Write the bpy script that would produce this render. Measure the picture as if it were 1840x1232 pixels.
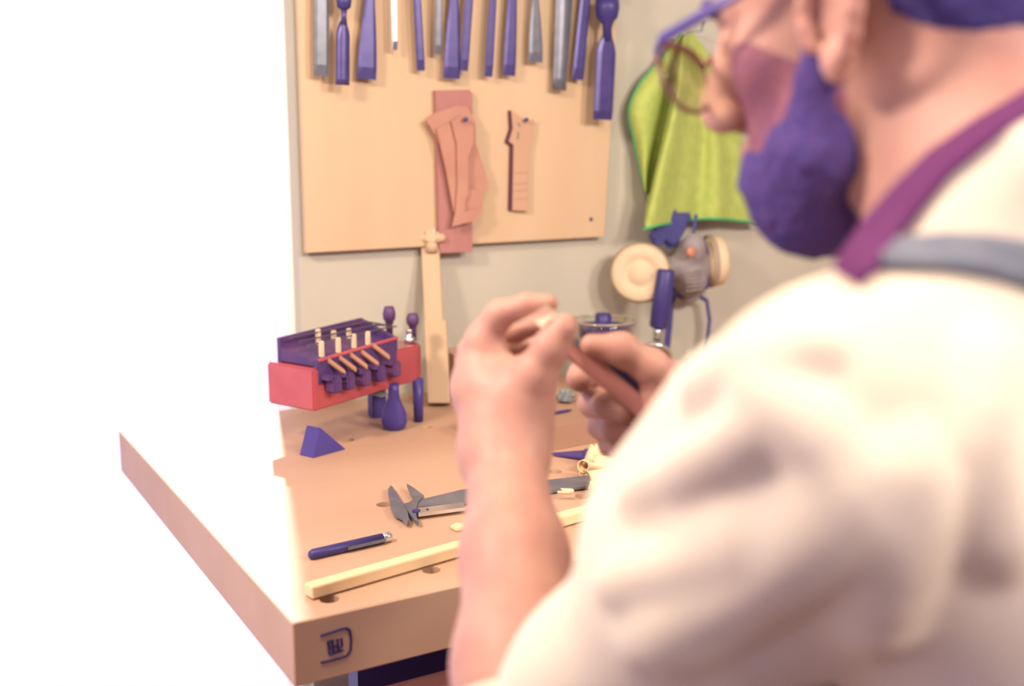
import bpy, bmesh, math, random
import numpy as np
from mathutils import Vector, Matrix
random.seed(7)
for o in list(bpy.data.objects): bpy.data.objects.remove(o)
scene = bpy.context.scene
COL = scene.collection

# ------------------------------------------------------------------ camera
FPX, CX, CY = 2000.0, 920.0, 616.0
YAW, PITCH = math.radians(30.2), math.atan(373 / 2000.0)
CAM = np.array([0.0, 0.0, 1.38])
FW = np.array([math.sin(YAW) * math.cos(PITCH), math.cos(YAW) * math.cos(PITCH), -math.sin(PITCH)])
RT = np.array([math.cos(YAW), -math.sin(YAW), 0.0])
UP = np.cross(RT, FW)
cd = bpy.data.cameras.new('camera'); cam = bpy.data.objects.new('camera', cd); COL.objects.link(cam)
cd.sensor_width = 36.0; cd.lens = 36.0 * FPX / 1840.0; cd.clip_start = 0.02; cd.clip_end = 60
cam.matrix_world = Matrix(((RT[0], UP[0], -FW[0], CAM[0]), (RT[1], UP[1], -FW[1], CAM[1]), (RT[2], UP[2], -FW[2], CAM[2]), (0, 0, 0, 1)))
cd.dof.use_dof = True; cd.dof.focus_distance = 1.42; cd.dof.aperture_fstop = 2.7; cd.dof.aperture_blades = 7
scene.camera = cam

# ------------------------------------------------------------------ world, sun, lamps, exposure
world = bpy.data.worlds.new('sky'); scene.world = world; world.use_nodes = True
bg = world.node_tree.nodes['Background']
bg.inputs[0].default_value = (1.0, 0.91, 1.30, 1); bg.inputs[1].default_value = 1.12
sd = bpy.data.lights.new('added_sun', 'SUN'); added_sun = bpy.data.objects.new('added_sun', sd); COL.objects.link(added_sun)
sd.energy = 9.0; sd.angle = math.radians(2.0); sd.color = (1.0, 0.95, 0.86)  # added to shine through the window and whiten the bench end
added_sun.rotation_euler = Vector((-0.300, -0.954, -0.80)).to_track_quat('-Z', 'Y').to_euler()
def area(name, loc, target, size, energy, color):
    d = bpy.data.lights.new(name, 'AREA'); d.shape = 'DISK'; d.size = size; d.energy = energy; d.color = color
    o = bpy.data.objects.new(name, d); COL.objects.link(o); o.location = loc
    o.rotation_euler = (Vector(target) - Vector(loc)).to_track_quat('-Z', 'Y').to_euler(); return o
area('bench_lamp', (-0.40, 0.97, 2.02), (0.55, 1.0, 1.05), 0.24, 25.0, (1.0, 0.81, 0.66))
area('hand_fill', (0.32, 0.66, 2.15), (0.52, 0.85, 1.1), 0.20, 9.0, (1.0, 0.81, 0.66))  # added fill that brightens the hands, no known fixture
area('room_lamp', (1.55, -0.10, 2.0), (1.1, 1.8, 1.1), 0.36, 22.0, (1.0, 0.87, 0.76))
area('ceiling_lamp', (0.80, -1.05, 2.35), (0.6, 0.9, 1.1), 0.45, 44.0, (1.0, 0.86, 0.80))
scene.view_settings.view_transform = 'Standard'; scene.view_settings.look = 'None'
scene.view_settings.exposure = 0.0; scene.view_settings.gamma = 1.0; scene.view_settings.use_curve_mapping = False

# ------------------------------------------------------------------ helpers
WALL, BZ = 1.871, 0.90                      # wall plane y, bench top z
def V3(p): return np.asarray(p, float)
def ray(px, py): return FW + RT * (px - CX) / FPX - UP * (py - CY) / FPX
def at(px, py, d): return CAM + d * ray(px, py)
def onz(px, py, z=BZ): r = ray(px, py); return CAM + r * (z - CAM[2]) / r[2]
def onw(px, py, off=0.0): r = ray(px, py); return CAM + r * (WALL - off) / r[1]
def unit(v): v = V3(v); return v / np.linalg.norm(v)

def s2l(c): c = c / 255.0; return c / 12.92 if c <= 0.04045 else ((c + 0.055) / 1.055) ** 2.4
def rgb(r, g, b, k=0.52): return (min(1, s2l(r) * k), min(1, s2l(g) * k), min(1, s2l(b) * k), 1)

MATS = {}
def mat(name, c1, c2=None, rough=0.6, scale=20.0, stretch=(1, 1, 1), metal=0.0, bump=0.0, bscale=None, spec=0.4, sss=0.0, kind='noise', coat=0.0):
    if name in MATS: return MATS[name]
    m = bpy.data.materials.new(name); m.use_nodes = True; nt = m.node_tree; b = nt.nodes['Principled BSDF']
    b.inputs['Roughness'].default_value = rough; b.inputs['Metallic'].default_value = metal
    b.inputs['Specular IOR Level'].default_value = spec
    if coat: b.inputs['Coat Weight'].default_value = coat
    tc = nt.nodes.new('ShaderNodeTexCoord'); mp = nt.nodes.new('ShaderNodeMapping'); mp.inputs['Scale'].default_value = stretch
    nt.links.new(tc.outputs['Object'], mp.inputs[0])
    if c2 is None: c2 = tuple(min(1, x * 0.9) for x in c1[:3]) + (1,)
    n = nt.nodes.new('ShaderNodeTexNoise'); n.inputs['Scale'].default_value = scale; n.inputs['Detail'].default_value = 5
    nt.links.new(mp.outputs[0], n.inputs['Vector'])
    r = nt.nodes.new('ShaderNodeValToRGB'); r.color_ramp.elements[0].position = 0.3; r.color_ramp.elements[1].position = 0.7
    r.color_ramp.elements[0].color = c2; r.color_ramp.elements[1].color = c1
    nt.links.new(n.outputs[0], r.inputs[0]); nt.links.new(r.outputs[0], b.inputs['Base Color'])
    if sss:
        b.inputs['Subsurface Weight'].default_value = sss; b.inputs['Subsurface Radius'].default_value = (0.012, 0.005, 0.003); b.inputs['Subsurface Scale'].default_value = 1.0
    if bump:
        n2 = nt.nodes.new('ShaderNodeTexNoise'); n2.inputs['Scale'].default_value = bscale or scale * 3; n2.inputs['Detail'].default_value = 4
        nt.links.new(mp.outputs[0], n2.inputs['Vector'])
        bp = nt.nodes.new('ShaderNodeBump'); bp.inputs['Strength'].default_value = bump; bp.inputs['Distance'].default_value = 0.004
        nt.links.new(n2.outputs[0], bp.inputs['Height']); nt.links.new(bp.outputs[0], b.inputs['Normal'])
    MATS[name] = m; return m
def glass_mat(name, tint, gloss=0.12, rough=0.02):
    if name in MATS: return MATS[name]
    m = bpy.data.materials.new(name); m.use_nodes = True; nt = m.node_tree
    for n in list(nt.nodes):
        if n.type == 'BSDF_PRINCIPLED': nt.nodes.remove(n)
    out = [n for n in nt.nodes if n.type == 'OUTPUT_MATERIAL'][0]
    t = nt.nodes.new('ShaderNodeBsdfTransparent'); t.inputs[0].default_value = tint
    g = nt.nodes.new('ShaderNodeBsdfGlossy'); g.inputs['Roughness'].default_value = rough
    lw = nt.nodes.new('ShaderNodeLayerWeight'); lw.inputs[0].default_value = gloss
    mx = nt.nodes.new('ShaderNodeMixShader'); nt.links.new(lw.outputs['Facing'], mx.inputs[0])
    nt.links.new(t.outputs[0], mx.inputs[1]); nt.links.new(g.outputs[0], mx.inputs[2]); nt.links.new(mx.outputs[0], out.inputs[0])
    MATS[name] = m; return m

M_wall = mat('wall_plaster', rgb(232, 226, 204, .6), rgb(224, 219, 198, .6), 0.9, 6, bump=0.06, bscale=60)
M_ply = mat('pale_plywood', rgb(246, 214, 172, .60), rgb(240, 205, 162, .60), 0.6, 9, (1, 1, 0.12), bump=0.03)
M_bench = mat('bench_beech', rgb(243, 200, 166, .58), rgb(233, 186, 152, .58), 0.55, 7, (0.12, 1, 1), bump=0.04)
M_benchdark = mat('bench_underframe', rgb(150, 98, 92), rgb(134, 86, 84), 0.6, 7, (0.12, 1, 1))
M_paint = mat('white_paint', rgb(255, 252, 248, 0.9), None, 0.5, 5)
M_floor = mat('floor_boards', rgb(170, 130, 110), rgb(150, 112, 96), 0.6, 5, (1, 0.15, 1))
M_steel = mat('blued_steel', rgb(100, 88, 156, .62), rgb(80, 70, 140, .62), 0.38, 40, metal=0.3, spec=0.6)
M_steel2 = mat('dull_grey_steel', rgb(150, 152, 160, .6), rgb(122, 126, 142, .6), 0.36, 40, metal=0.35, spec=0.6)
M_bright = mat('polished_steel', (0.75, 0.76, 0.74, 1), (0.6, 0.62, 0.62, 1), 0.18, 30, metal=0.9)
M_brass = mat('brass', rgb(215, 165, 110), None, 0.3, 30, metal=0.6)
M_handle = mat('chisel_handle_wood', rgb(196, 130, 104), rgb(170, 105, 88), 0.45, 14, (1, 1, 0.2))
M_brown = mat('reddish_hardwood', rgb(214, 150, 138, .6), rgb(196, 132, 124, .6), 0.6, 12, (1, 1, 0.1))
M_card = mat('template_hardboard', rgb(230, 170, 144, .58), rgb(216, 154, 130, .58), 0.7, 14)
M_card2 = mat('pale_template_ply', rgb(248, 202, 164), rgb(240, 190, 152), 0.7, 12, (1, 1, .15))
M_edge = mat('plum_edge', rgb(128, 74, 96), None, 0.7, 10)
M_lath = mat('pale_limewood', rgb(255, 220, 176), rgb(250, 210, 166), 0.6, 10, (1, 1, 0.1), bump=0.03)
M_strip = mat('spruce_strip', rgb(255, 232, 185, .8), rgb(252, 220, 170, .8), 0.6, 10, (0.2, 1, 1))
M_shave = mat('shaving_wood', rgb(255, 226, 178, .8), rgb(250, 212, 164, .8), 0.6, 30)
M_indigo = mat('black_plastic', rgb(72, 64, 134, .7), rgb(66, 58, 124, .7), 0.42, 20, spec=0.4)
M_ebony = mat('ebony', rgb(84, 68, 146, .75), rgb(74, 60, 136, .75), 0.4, 20)
M_red = mat('red_varnished_wood', rgb(206, 96, 98, .75), rgb(184, 80, 88, .75), 0.3, 14, (0.3, 1, 1), spec=0.5, coat=0.3)
M_keydark = mat('dark_walnut', rgb(112, 74, 118, .75), rgb(80, 58, 118, .75), 0.45, 18)
M_keylight = mat('key_maple', rgb(240, 178, 140), None, 0.5, 18)
M_bone = mat('bone', rgb(252, 226, 184, .8), None, 0.5, 12)
M_string = mat('wound_string', rgb(150, 140, 150), None, 0.35, 60, metal=0.6)
M_green = mat('green_microfibre', rgb(208, 224, 118, .66), rgb(190, 208, 108, .66), 0.95, 55, bump=0.25, bscale=300)
M_hem = mat('green_hem', rgb(92, 196, 122, .7), None, 0.9, 40)
M_resp = mat('grey_rubber', rgb(184, 172, 166, .62), rgb(166, 156, 158, .62), 0.6, 25)
M_filter = mat('cream_filter', rgb(252, 226, 186, .68), rgb(244, 216, 176, .68), 0.75, 20)
M_filter2 = mat('filter_rim', rgb(214, 190, 162), None, 0.6, 20)
M_strap = mat('dark_strap', rgb(86, 84, 146, .8), rgb(74, 72, 132, .8), 0.8, 60)
M_orange = mat('orange_valve', rgb(255, 176, 138), None, 0.5, 20)
M_skin = mat('skin', rgb(226, 174, 152, .6), rgb(216, 158, 142, .6), 0.5, 38, bump=0.05, bscale=220, spec=0.3, sss=0.25)
M_nail = mat('nail', rgb(250, 196, 176, .85), None, 0.3, 30)
M_beard = mat('dark_beard', rgb(84, 74, 142, .75), rgb(104, 76, 138, .75), 0.85, 160, bump=0.9, bscale=420, spec=0.15)
M_hair = mat('dark_hair', rgb(92, 82, 146, .75), rgb(80, 70, 136, .75), 0.8, 160, bump=0.8, bscale=420, spec=0.15)
M_shirt = mat('cream_linen', rgb(248, 234, 212, .70), rgb(244, 228, 204, .70), 0.95, 26, bump=0.12, bscale=320, spec=0.1)
M_neckband = mat('plum_neck_band', rgb(124, 66, 118, .6), None, 0.9, 50, spec=0.1)
M_apron = mat('grey_blue_canvas', rgb(142, 146, 156, .62), rgb(126, 132, 148, .62), 0.95, 60, spec=0.1)
M_trouser = mat('blue_denim', rgb(80, 84, 130, .6), None, 0.9, 60)
M_frame = mat('glasses_dark_acetate', rgb(84, 68, 140, .8), None, 0.3, 20)
M_frame2 = mat('glasses_rim_horn', rgb(196, 140, 130), rgb(170, 116, 116), 0.35, 40)
M_knife = mat('knife_handle_wood', rgb(216, 150, 138, .7), rgb(200, 134, 126, .7), 0.55, 16, (1, 1, 1))
M_chip = mat('pale_chip', rgb(240, 206, 176, .8), None, 0.6, 20)
M_stamp = mat('stamp_ink', rgb(70, 56, 132, .5), None, 0.7, 20)
M_greyblob = mat('grey_green_wool', rgb(158, 162, 150, .7), rgb(120, 126, 130, .7), 0.9, 90, bump=0.6, bscale=300)
G_window = glass_mat('clear_pane', (1, 1, 1, 1), 0.04)
G_jar = glass_mat('jar_glass', (0.95, 0.97, 0.93, 1), 0.25)
G_lens = glass_mat('lens_glass', (0.93, 0.95, 0.86, 1), 0.10)

def link(name, me, m, parent=None, smooth=False):
    o = bpy.data.objects.new(name, me); COL.objects.link(o)
    if m is not None: me.materials.append(m)
    if parent is not None: o.parent = parent
    if smooth: me.polygons.foreach_set('use_smooth', [True] * len(me.polygons))
    return o
def tag(o, label=None, cat=None, group=None, kind=None):
    if label: o['label'] = label
    if cat: o['category'] = cat
    if group: o['group'] = group
    if kind: o['kind'] = kind
    return o
def thing(name, label, cat, loc, group=None, kind=None):
    o = bpy.data.objects.new(name, None); COL.objects.link(o); o.empty_display_size = 0.03
    o.location = loc; bpy.context.view_layer.update()
    return tag(o, label, cat, group, kind)

class MB:
    """collects polygons in world space; build() links them as ONE mesh (relative to the parent's location)."""
    def __init__(s): s.v = []; s.f = []
    def add(s, vs, fs):
        n = len(s.v); s.v += [tuple(map(float, p)) for p in vs]; s.f += [tuple(i + n for i in f) for f in fs]; return s
    def hexa(s, q):   # 8 points: bottom 4 ccw, top 4 ccw
        return s.add(q, [(3, 2, 1, 0), (4, 5, 6, 7), (0, 1, 5, 4), (1, 2, 6, 5), (2, 3, 7, 6), (3, 0, 4, 7)])
    def box(s, c, ax, ay, az, sx, sy, sz):
        c = V3(c); ax, ay, az = unit(ax) * sx / 2, unit(ay) * sy / 2, unit(az) * sz / 2
        return s.hexa([c - ax - ay - az, c + ax - ay - az, c + ax + ay - az, c - ax + ay - az, c - ax - ay + az, c + ax - ay + az, c + ax + ay + az, c - ax + ay + az])
    def abox(s, lo, hi):
        lo, hi = V3(lo), V3(hi); return s.box((lo + hi) / 2, (1, 0, 0), (0, 1, 0), (0, 0, 1), *(hi - lo))
    def prism(s, pts, d):          # pts: planar outline, d: extrusion vector
        n = len(pts); d = V3(d); P = [V3(p) for p in pts]; Q = [p + d for p in P]
        return s.add(P + Q, [tuple(range(n))[::-1], tuple(range(n, 2 * n))] + [(i, (i + 1) % n, n + (i + 1) % n, n + i) for i in range(n)])
    def tube(s, path, rad, n=10, closed=False, flat=None, cap=True):
        P = [V3(p) for p in path]; N = len(P)
        R = rad if hasattr(rad, '__len__') else [rad] * N
        vs = []; ref = None
        for i in range(N):
            if closed: t = unit(P[(i + 1) % N] - P[i - 1])
            else: t = unit(P[min(i + 1, N - 1)] - P[max(i - 1, 0)])
            if ref is None: ref = V3(flat) if flat is not None else (np.array([0, 0, 1.]) if abs(t[2]) < 0.9 else np.array([1., 0, 0]))
            a = ref - t * (ref @ t); a = unit(a); b = np.cross(t, a); ref = a
            ra, rb = R[i] if hasattr(R[i], '__len__') else (R[i], R[i])
            for k in range(n):
                th = 2 * math.pi * k / n; vs.append(P[i] + a * math.cos(th) * ra + b * math.sin(th) * rb)
        fs = []
        for i in range(N if closed else N - 1):
            j = (i + 1) % N
            for k in range(n): fs.append((i * n + k, i * n + (k + 1) % n, j * n + (k + 1) % n, j * n + k))
        if cap and not closed: fs += [tuple(range(n))[::-1], tuple(range((N - 1) * n, N * n))]
        return s.add(vs, fs)
    def lathe(s, o, axis, prof, n=32, close=True):   # prof: (radius, height) list
        a = unit(axis); e = unit(np.cross(a, (0.31, 0.2, 0.9) if abs(a[2]) < 0.8 else (1, 0, 0))); g = np.cross(a, e); o = V3(o)
        vs = [o + a * h + (e * math.cos(2 * math.pi * k / n) + g * math.sin(2 * math.pi * k / n)) * max(r, 1e-5) for r, h in prof for k in range(n)]
        m = len(prof); fs = [(i * n + k, i * n + (k + 1) % n, (i + 1) * n + (k + 1) % n, (i + 1) * n + k) for i in range(m - 1) for k in range(n)]
        if close: fs += [tuple(range(n))[::-1], tuple(range((m - 1) * n, m * n))]
        return s.add(vs, fs)
    def grid(s, rows):
        n = len(rows[0]); return s.add([p for r in rows for p in r], [(i * n + k, i * n + k + 1, (i + 1) * n + k + 1, (i + 1) * n + k) for i in range(len(rows) - 1) for k in range(n - 1)])
    def build(s, name, m, parent=None, smooth=False, bevel=0.0, solid=0.0):
        off = V3(parent_loc(parent)); me = bpy.data.meshes.new(name)
        me.from_pydata([tuple(V3(p) - off) for p in s.v], [], s.f); me.update()
        bm = bmesh.new(); bm.from_mesh(me)
        if not solid: bmesh.ops.recalc_face_normals(bm, faces=bm.faces)
        if bevel: bmesh.ops.bevel(bm, geom=list(bm.edges), offset=bevel, segments=2, affect='EDGES', clamp_overlap=True)
        bm.to_mesh(me); bm.free()
        o = link(name, me, m, parent, smooth)
        if solid:
            md = o.modifiers.new('thickness', 'SOLIDIFY'); md.thickness = solid; md.offset = 0
        return o
def parent_loc(p):
    v = Vector((0, 0, 0))
    while p is not None: v += p.location; p = p.parent
    return v
def wpoly(pts, off): return [onw(x, y, off) for x, y in pts]
def bpoly(pts, z): return [onz(x, y, z) for x, y in pts]
def crop(pts, ox, oy, s): return [(ox + x / s, oy + y / s) for x, y in pts]

# ------------------------------------------------------------------ implicit surfaces (one continuous mesh from blended volumes)
class Field:
    def __init__(s, lo, hi, vox):
        s.lo, s.vox = V3(lo), vox; s.n = np.ceil((V3(hi) - s.lo) / vox).astype(int) + 1
        s.A = np.full(s.n, 1.0, np.float32)
    def _apply(s, fn, lo, hi, k, sub=False):
        m = k + 4 * s.vox
        i0 = np.maximum(np.floor((V3(lo) - m - s.lo) / s.vox).astype(int), 0); i1 = np.minimum(np.ceil((V3(hi) + m - s.lo) / s.vox).astype(int) + 1, s.n)
        if (i1 <= i0).any(): return
        g = [(s.lo[a] + s.vox * np.arange(i0[a], i1[a])).astype(np.float32) for a in range(3)]
        d = fn(g[0][:, None, None], g[1][None, :, None], g[2][None, None, :]).astype(np.float32)
        sl = tuple(slice(i0[a], i1[a]) for a in range(3)); a = s.A[sl]
        if sub:
            d = -d; h = np.maximum(k - np.abs(a - d), 0) / k; s.A[sl] = np.maximum(a, d) + h * h * k / 4
        else:
            h = np.maximum(k - np.abs(a - d), 0) / k; s.A[sl] = np.minimum(a, d) - h * h * k / 4
    def cap(s, a, b, ra, rb=None, k=0.01, sub=False):
        rb = ra if rb is None else rb; a, b = V3(a), V3(b); ab = b - a; L = max(ab @ ab, 1e-9); r = max(ra, rb)
        def fn(X, Y, Z):
            x, y, z = X - a[0], Y - a[1], Z - a[2]
            t = np.clip((x * ab[0] + y * ab[1] + z * ab[2]) / L, 0, 1)
            return np.sqrt((x - t * ab[0]) ** 2 + (y - t * ab[1]) ** 2 + (z - t * ab[2]) ** 2) - (ra + (rb - ra) * t)
        s._apply(fn, np.minimum(a, b) - r, np.maximum(a, b) + r, k, sub); return s
    def chain(s, pts, rs, k=0.006):
        for i in range(len(pts) - 1): s.cap(pts[i], pts[i + 1], rs[i], rs[i + 1], k)
        return s
    def ell(s, c, axes, r, k=0.01, sub=False):
        c = V3(c); ax = [unit(a) for a in axes]; R = max(r)
        def fn(X, Y, Z):
            x, y, z = X - c[0], Y - c[1], Z - c[2]
            q = [x * a[0] + y * a[1] + z * a[2] for a in ax]
            k0 = np.sqrt(sum((q[i] / r[i]) ** 2 for i in range(3))); k1 = np.sqrt(sum((q[i] / r[i] ** 2) ** 2 for i in range(3)))
            return k0 * (k0 - 1) / np.maximum(k1, 1e-6)
        s._apply(fn, c - R, c + R, k, sub); return s
    def mesh(s, name, m, parent=None):
        A = s.A; n = s.n; S = A < 0; c = n - 1
        cnt = np.zeros(c, np.uint8)
        sl = [(slice(i, i + c[0]), slice(j, j + c[1]), slice(k, k + c[2])) for i in (0, 1) for j in (0, 1) for k in (0, 1)]
        for q in sl: cnt += S[q]
        act = np.argwhere((cnt > 0) & (cnt < 8)); del cnt
        corner = np.array([(i, j, k) for i in (0, 1) for j in (0, 1) for k in (0, 1)])
        vals = np.stack([A[tuple((act + q).T)] for q in corner], 1)
        P = np.zeros((len(act), 3)); W = np.zeros(len(act))
        for a in range(8):
            for b in range(a + 1, 8):
                if np.abs(corner[a] - corner[b]).sum() != 1: continue
                x = (vals[:, a] < 0) != (vals[:, b] < 0)
                t = vals[:, a] / np.where(x, vals[:, a] - vals[:, b], 1)
                P += np.where(x[:, None], corner[a] + t[:, None] * (corner[b] - corner[a]), 0); W += x
        P = (act + P / W[:, None]) * s.vox + s.lo
        idx = np.full(c, -1, np.int32); idx[tuple(act.T)] = np.arange(len(act))
        quads = []
        for ax in range(3):
            o1, o2 = [(1, 2), (2, 0), (0, 1)][ax]
            a0 = [slice(None)] * 3; a1 = [slice(None)] * 3; a0[ax] = slice(0, -1); a1[ax] = slice(1, None)
            E = np.argwhere(S[tuple(a0)] != S[tuple(a1)])
            E = E[(E[:, o1] > 0) & (E[:, o2] > 0) & (E[:, o1] < c[o1]) & (E[:, o2] < c[o2])]
            e1 = np.zeros(3, int); e1[o1] = 1; e2 = np.zeros(3, int); e2[o2] = 1
            Q = np.stack([idx[tuple((E - e1 - e2).T)], idx[tuple((E - e2).T)], idx[tuple(E.T)], idx[tuple((E - e1).T)]], 1)
            flip = ~S[tuple(E.T)]; Q[flip] = Q[flip][:, ::-1]; quads.append(Q)
        Q = np.concatenate(quads); Q = Q[(Q >= 0).all(1)]
        P = P - V3(parent_loc(parent))
        me = bpy.data.meshes.new(name); me.vertices.add(len(P)); me.vertices.foreach_set('co', P.astype(np.float32).ravel())
        me.loops.add(Q.size); me.loops.foreach_set('vertex_index', Q.astype(np.int32).ravel())
        me.polygons.add(len(Q)); me.polygons.foreach_set('loop_start', np.arange(0, Q.size, 4, dtype=np.int32))
        me.update(calc_edges=True); me.validate()
        s.A = None
        return link(name, me, m, parent, True)

X3, Y3, Z3 = np.eye(3)

# ================================================================== the setting
XW = 0.656                                   # right jamb of the tall window, added so this side reads white
mb = MB()
H = 3.4
mb.abox((XW, WALL, 0), (5.0, WALL + 0.14, H)); mb.abox((-3.2, WALL, 0), (-2.4, WALL + 0.14, H)); mb.abox((-2.4, WALL, 2.6), (XW, WALL + 0.14, H))
wall = tag(mb.build('wall_back', M_wall), kind='structure')
tag(MB().abox((-3.2, -2.5, 2.62), (5.0, WALL, 2.7)).build('ceiling', M_wall), kind='structure')
tag(MB().abox((-3.2, -2.5, -0.05), (5.0, WALL + 0.14, 0)).build('floor', M_floor), kind='structure')
M_lilac = mat('lilac_plaster', rgb(216, 202, 236, .85), None, .9, 6)
tag(MB().abox((3.2, -2.5, 0), (3.3, WALL, 2.62)).build('wall_right', M_lilac), kind='structure')
tag(MB().abox((-3.2, -2.6, 0), (3.3, -2.5, 2.62)).build('wall_rear', M_lilac), kind='structure')
win = tag(thing('added_window', None, None, (-0.9, WALL + 0.07, 0)), kind='structure')
MB().abox((-2.4, WALL + 0.065, 0.03), (XW - 0.012, WALL + 0.071, 2.58)).build('added_window_pane', G_window, win)
fr = MB(); fr.abox((XW - 0.014, WALL + 0.03, 0), (XW, WALL + 0.11, 2.6)); fr.abox((-2.4, WALL + 0.03, 0), (-2.35, WALL + 0.11, 2.6)); fr.abox((-2.35, WALL + 0.03, 0), (XW - 0.014, WALL + 0.11, 0.03)); fr.abox((-2.35, WALL + 0.03, 2.57), (XW - 0.014, WALL + 0.11, 2.6))
fr.build('added_window_frame', M_paint, win)

# ================================================================== workbench
BY, BX0, BX1, BT = 1.013, 0.335, 2.6, 0.070
bench = thing('workbench', 'beech workbench with round dog holes and a stamped mark on its front edge', 'workbench', (1.4, 1.44, 0))
top = MB().abox((BX0, BY, BZ - BT), (BX1, WALL - 0.002, BZ)).build('bench_top', M_bench, bench)
bv = top.modifiers.new('bev', 'BEVEL'); bv.width = 0.0015; bv.segments = 1
cut = MB()
HOLES = [(690, 906), (775, 1024), (592, 1076), (997, 847), (1046, 891), (765, 767), (625, 790)]
for x, y in HOLES:
    p = onz(x, y); cut.lathe((p[0], p[1], BZ - 0.055), (0, 0, 1), [(0.0105, 0), (0.0105, 0.08)], 20)
cutter = cut.build('cutter', None)
bo = top.modifiers.new('holes', 'BOOLEAN'); bo.object = cutter; bo.operation = 'DIFFERENCE'; bo.solver = 'EXACT'
bpy.context.view_layer.update()
dg = bpy.context.evaluated_depsgraph_get(); me = bpy.data.meshes.new_from_object(top.evaluated_get(dg)); top.modifiers.clear(); top.data = me
bpy.data.objects.remove(cutter)
for lx in (BX0 + 0.42, BX1 - 0.12):
    for ly in (BY + 0.12, WALL - 0.12):
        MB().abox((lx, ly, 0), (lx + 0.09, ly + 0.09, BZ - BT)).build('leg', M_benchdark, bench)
MB().abox((BX0 + 0.12, BY + 0.13, BZ - 0.22), (BX1 - 0.12, BY + 0.16, BZ - BT)).build('gap_shade', M_indigo, bench)  # indigo strip colours the gap under the top as shade
q = onw(700, 1240, WALL - BY)
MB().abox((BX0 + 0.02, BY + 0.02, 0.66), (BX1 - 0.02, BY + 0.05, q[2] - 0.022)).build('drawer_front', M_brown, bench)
# stamped mark on the front edge
def fr_pt(px, py): return onw(px, py, WALL - BY + 0.0006)
st = MB(); sp = [fr_pt(x, y) for x, y in [(576, 1142), (612, 1130), (622, 1128), (629, 1133), (631, 1150), (630, 1168), (624, 1177), (612, 1182), (577, 1190)]]
for i in range(len(sp) - 1): st.tube([sp[i], sp[i + 1]], 0.0014, 6)
st.build('stamp_border', M_stamp, bench)
st = MB()
for a, b in [((589, 1152), (592, 1174)), ((597, 1150), (600, 1172)), ((606, 1147), (608, 1169)), ((613, 1146), (615, 1160)), ((588, 1153), (600, 1150)), ((606, 1168), (615, 1160)), ((592, 1163), (608, 1158)), ((593, 1176), (617, 1168))]:
    st.tube([fr_pt(*a), fr_pt(*b)], 0.0013, 6)
st.build('stamp_lettering', M_stamp, bench)

# ================================================================== tool board and chisels
board = thing('tool_board', 'large pale plywood board on the wall behind the chisels', 'tool board', onw(800, 300, 0.012))
B0, B1 = 0.010, 0.022
z0 = onw(815, 440, B1)[2]; x1a = onw(1086, 425, B1)[0]; x1b = onw(1105, 100, B1)[0]
zt = 1.95
yb = WALL - B1
MB().prism([(0.662, yb, z0), (x1a, yb, z0), (x1a + (x1b - x1a) * (zt - z0) / 0.36, yb, zt), (0.662, yb, zt)], (0, B1 - B0, 0)).build('panel', M_ply, board, bevel=0.0008)
MB().abox((0.668, yb - 0.017, 1.652), (1.33, yb, 1.672)).build('magnetic_rail', M_steel2, board)
p = onw(1062, 394, B1); MB().lathe(p + (0, 0.002, 0), (0, -1, 0), [(0.0045, 0), (0.0045, 0.002), (0.003, 0.004), (0.0, 0.0042)], 12).build('screw', M_steel, board)

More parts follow.
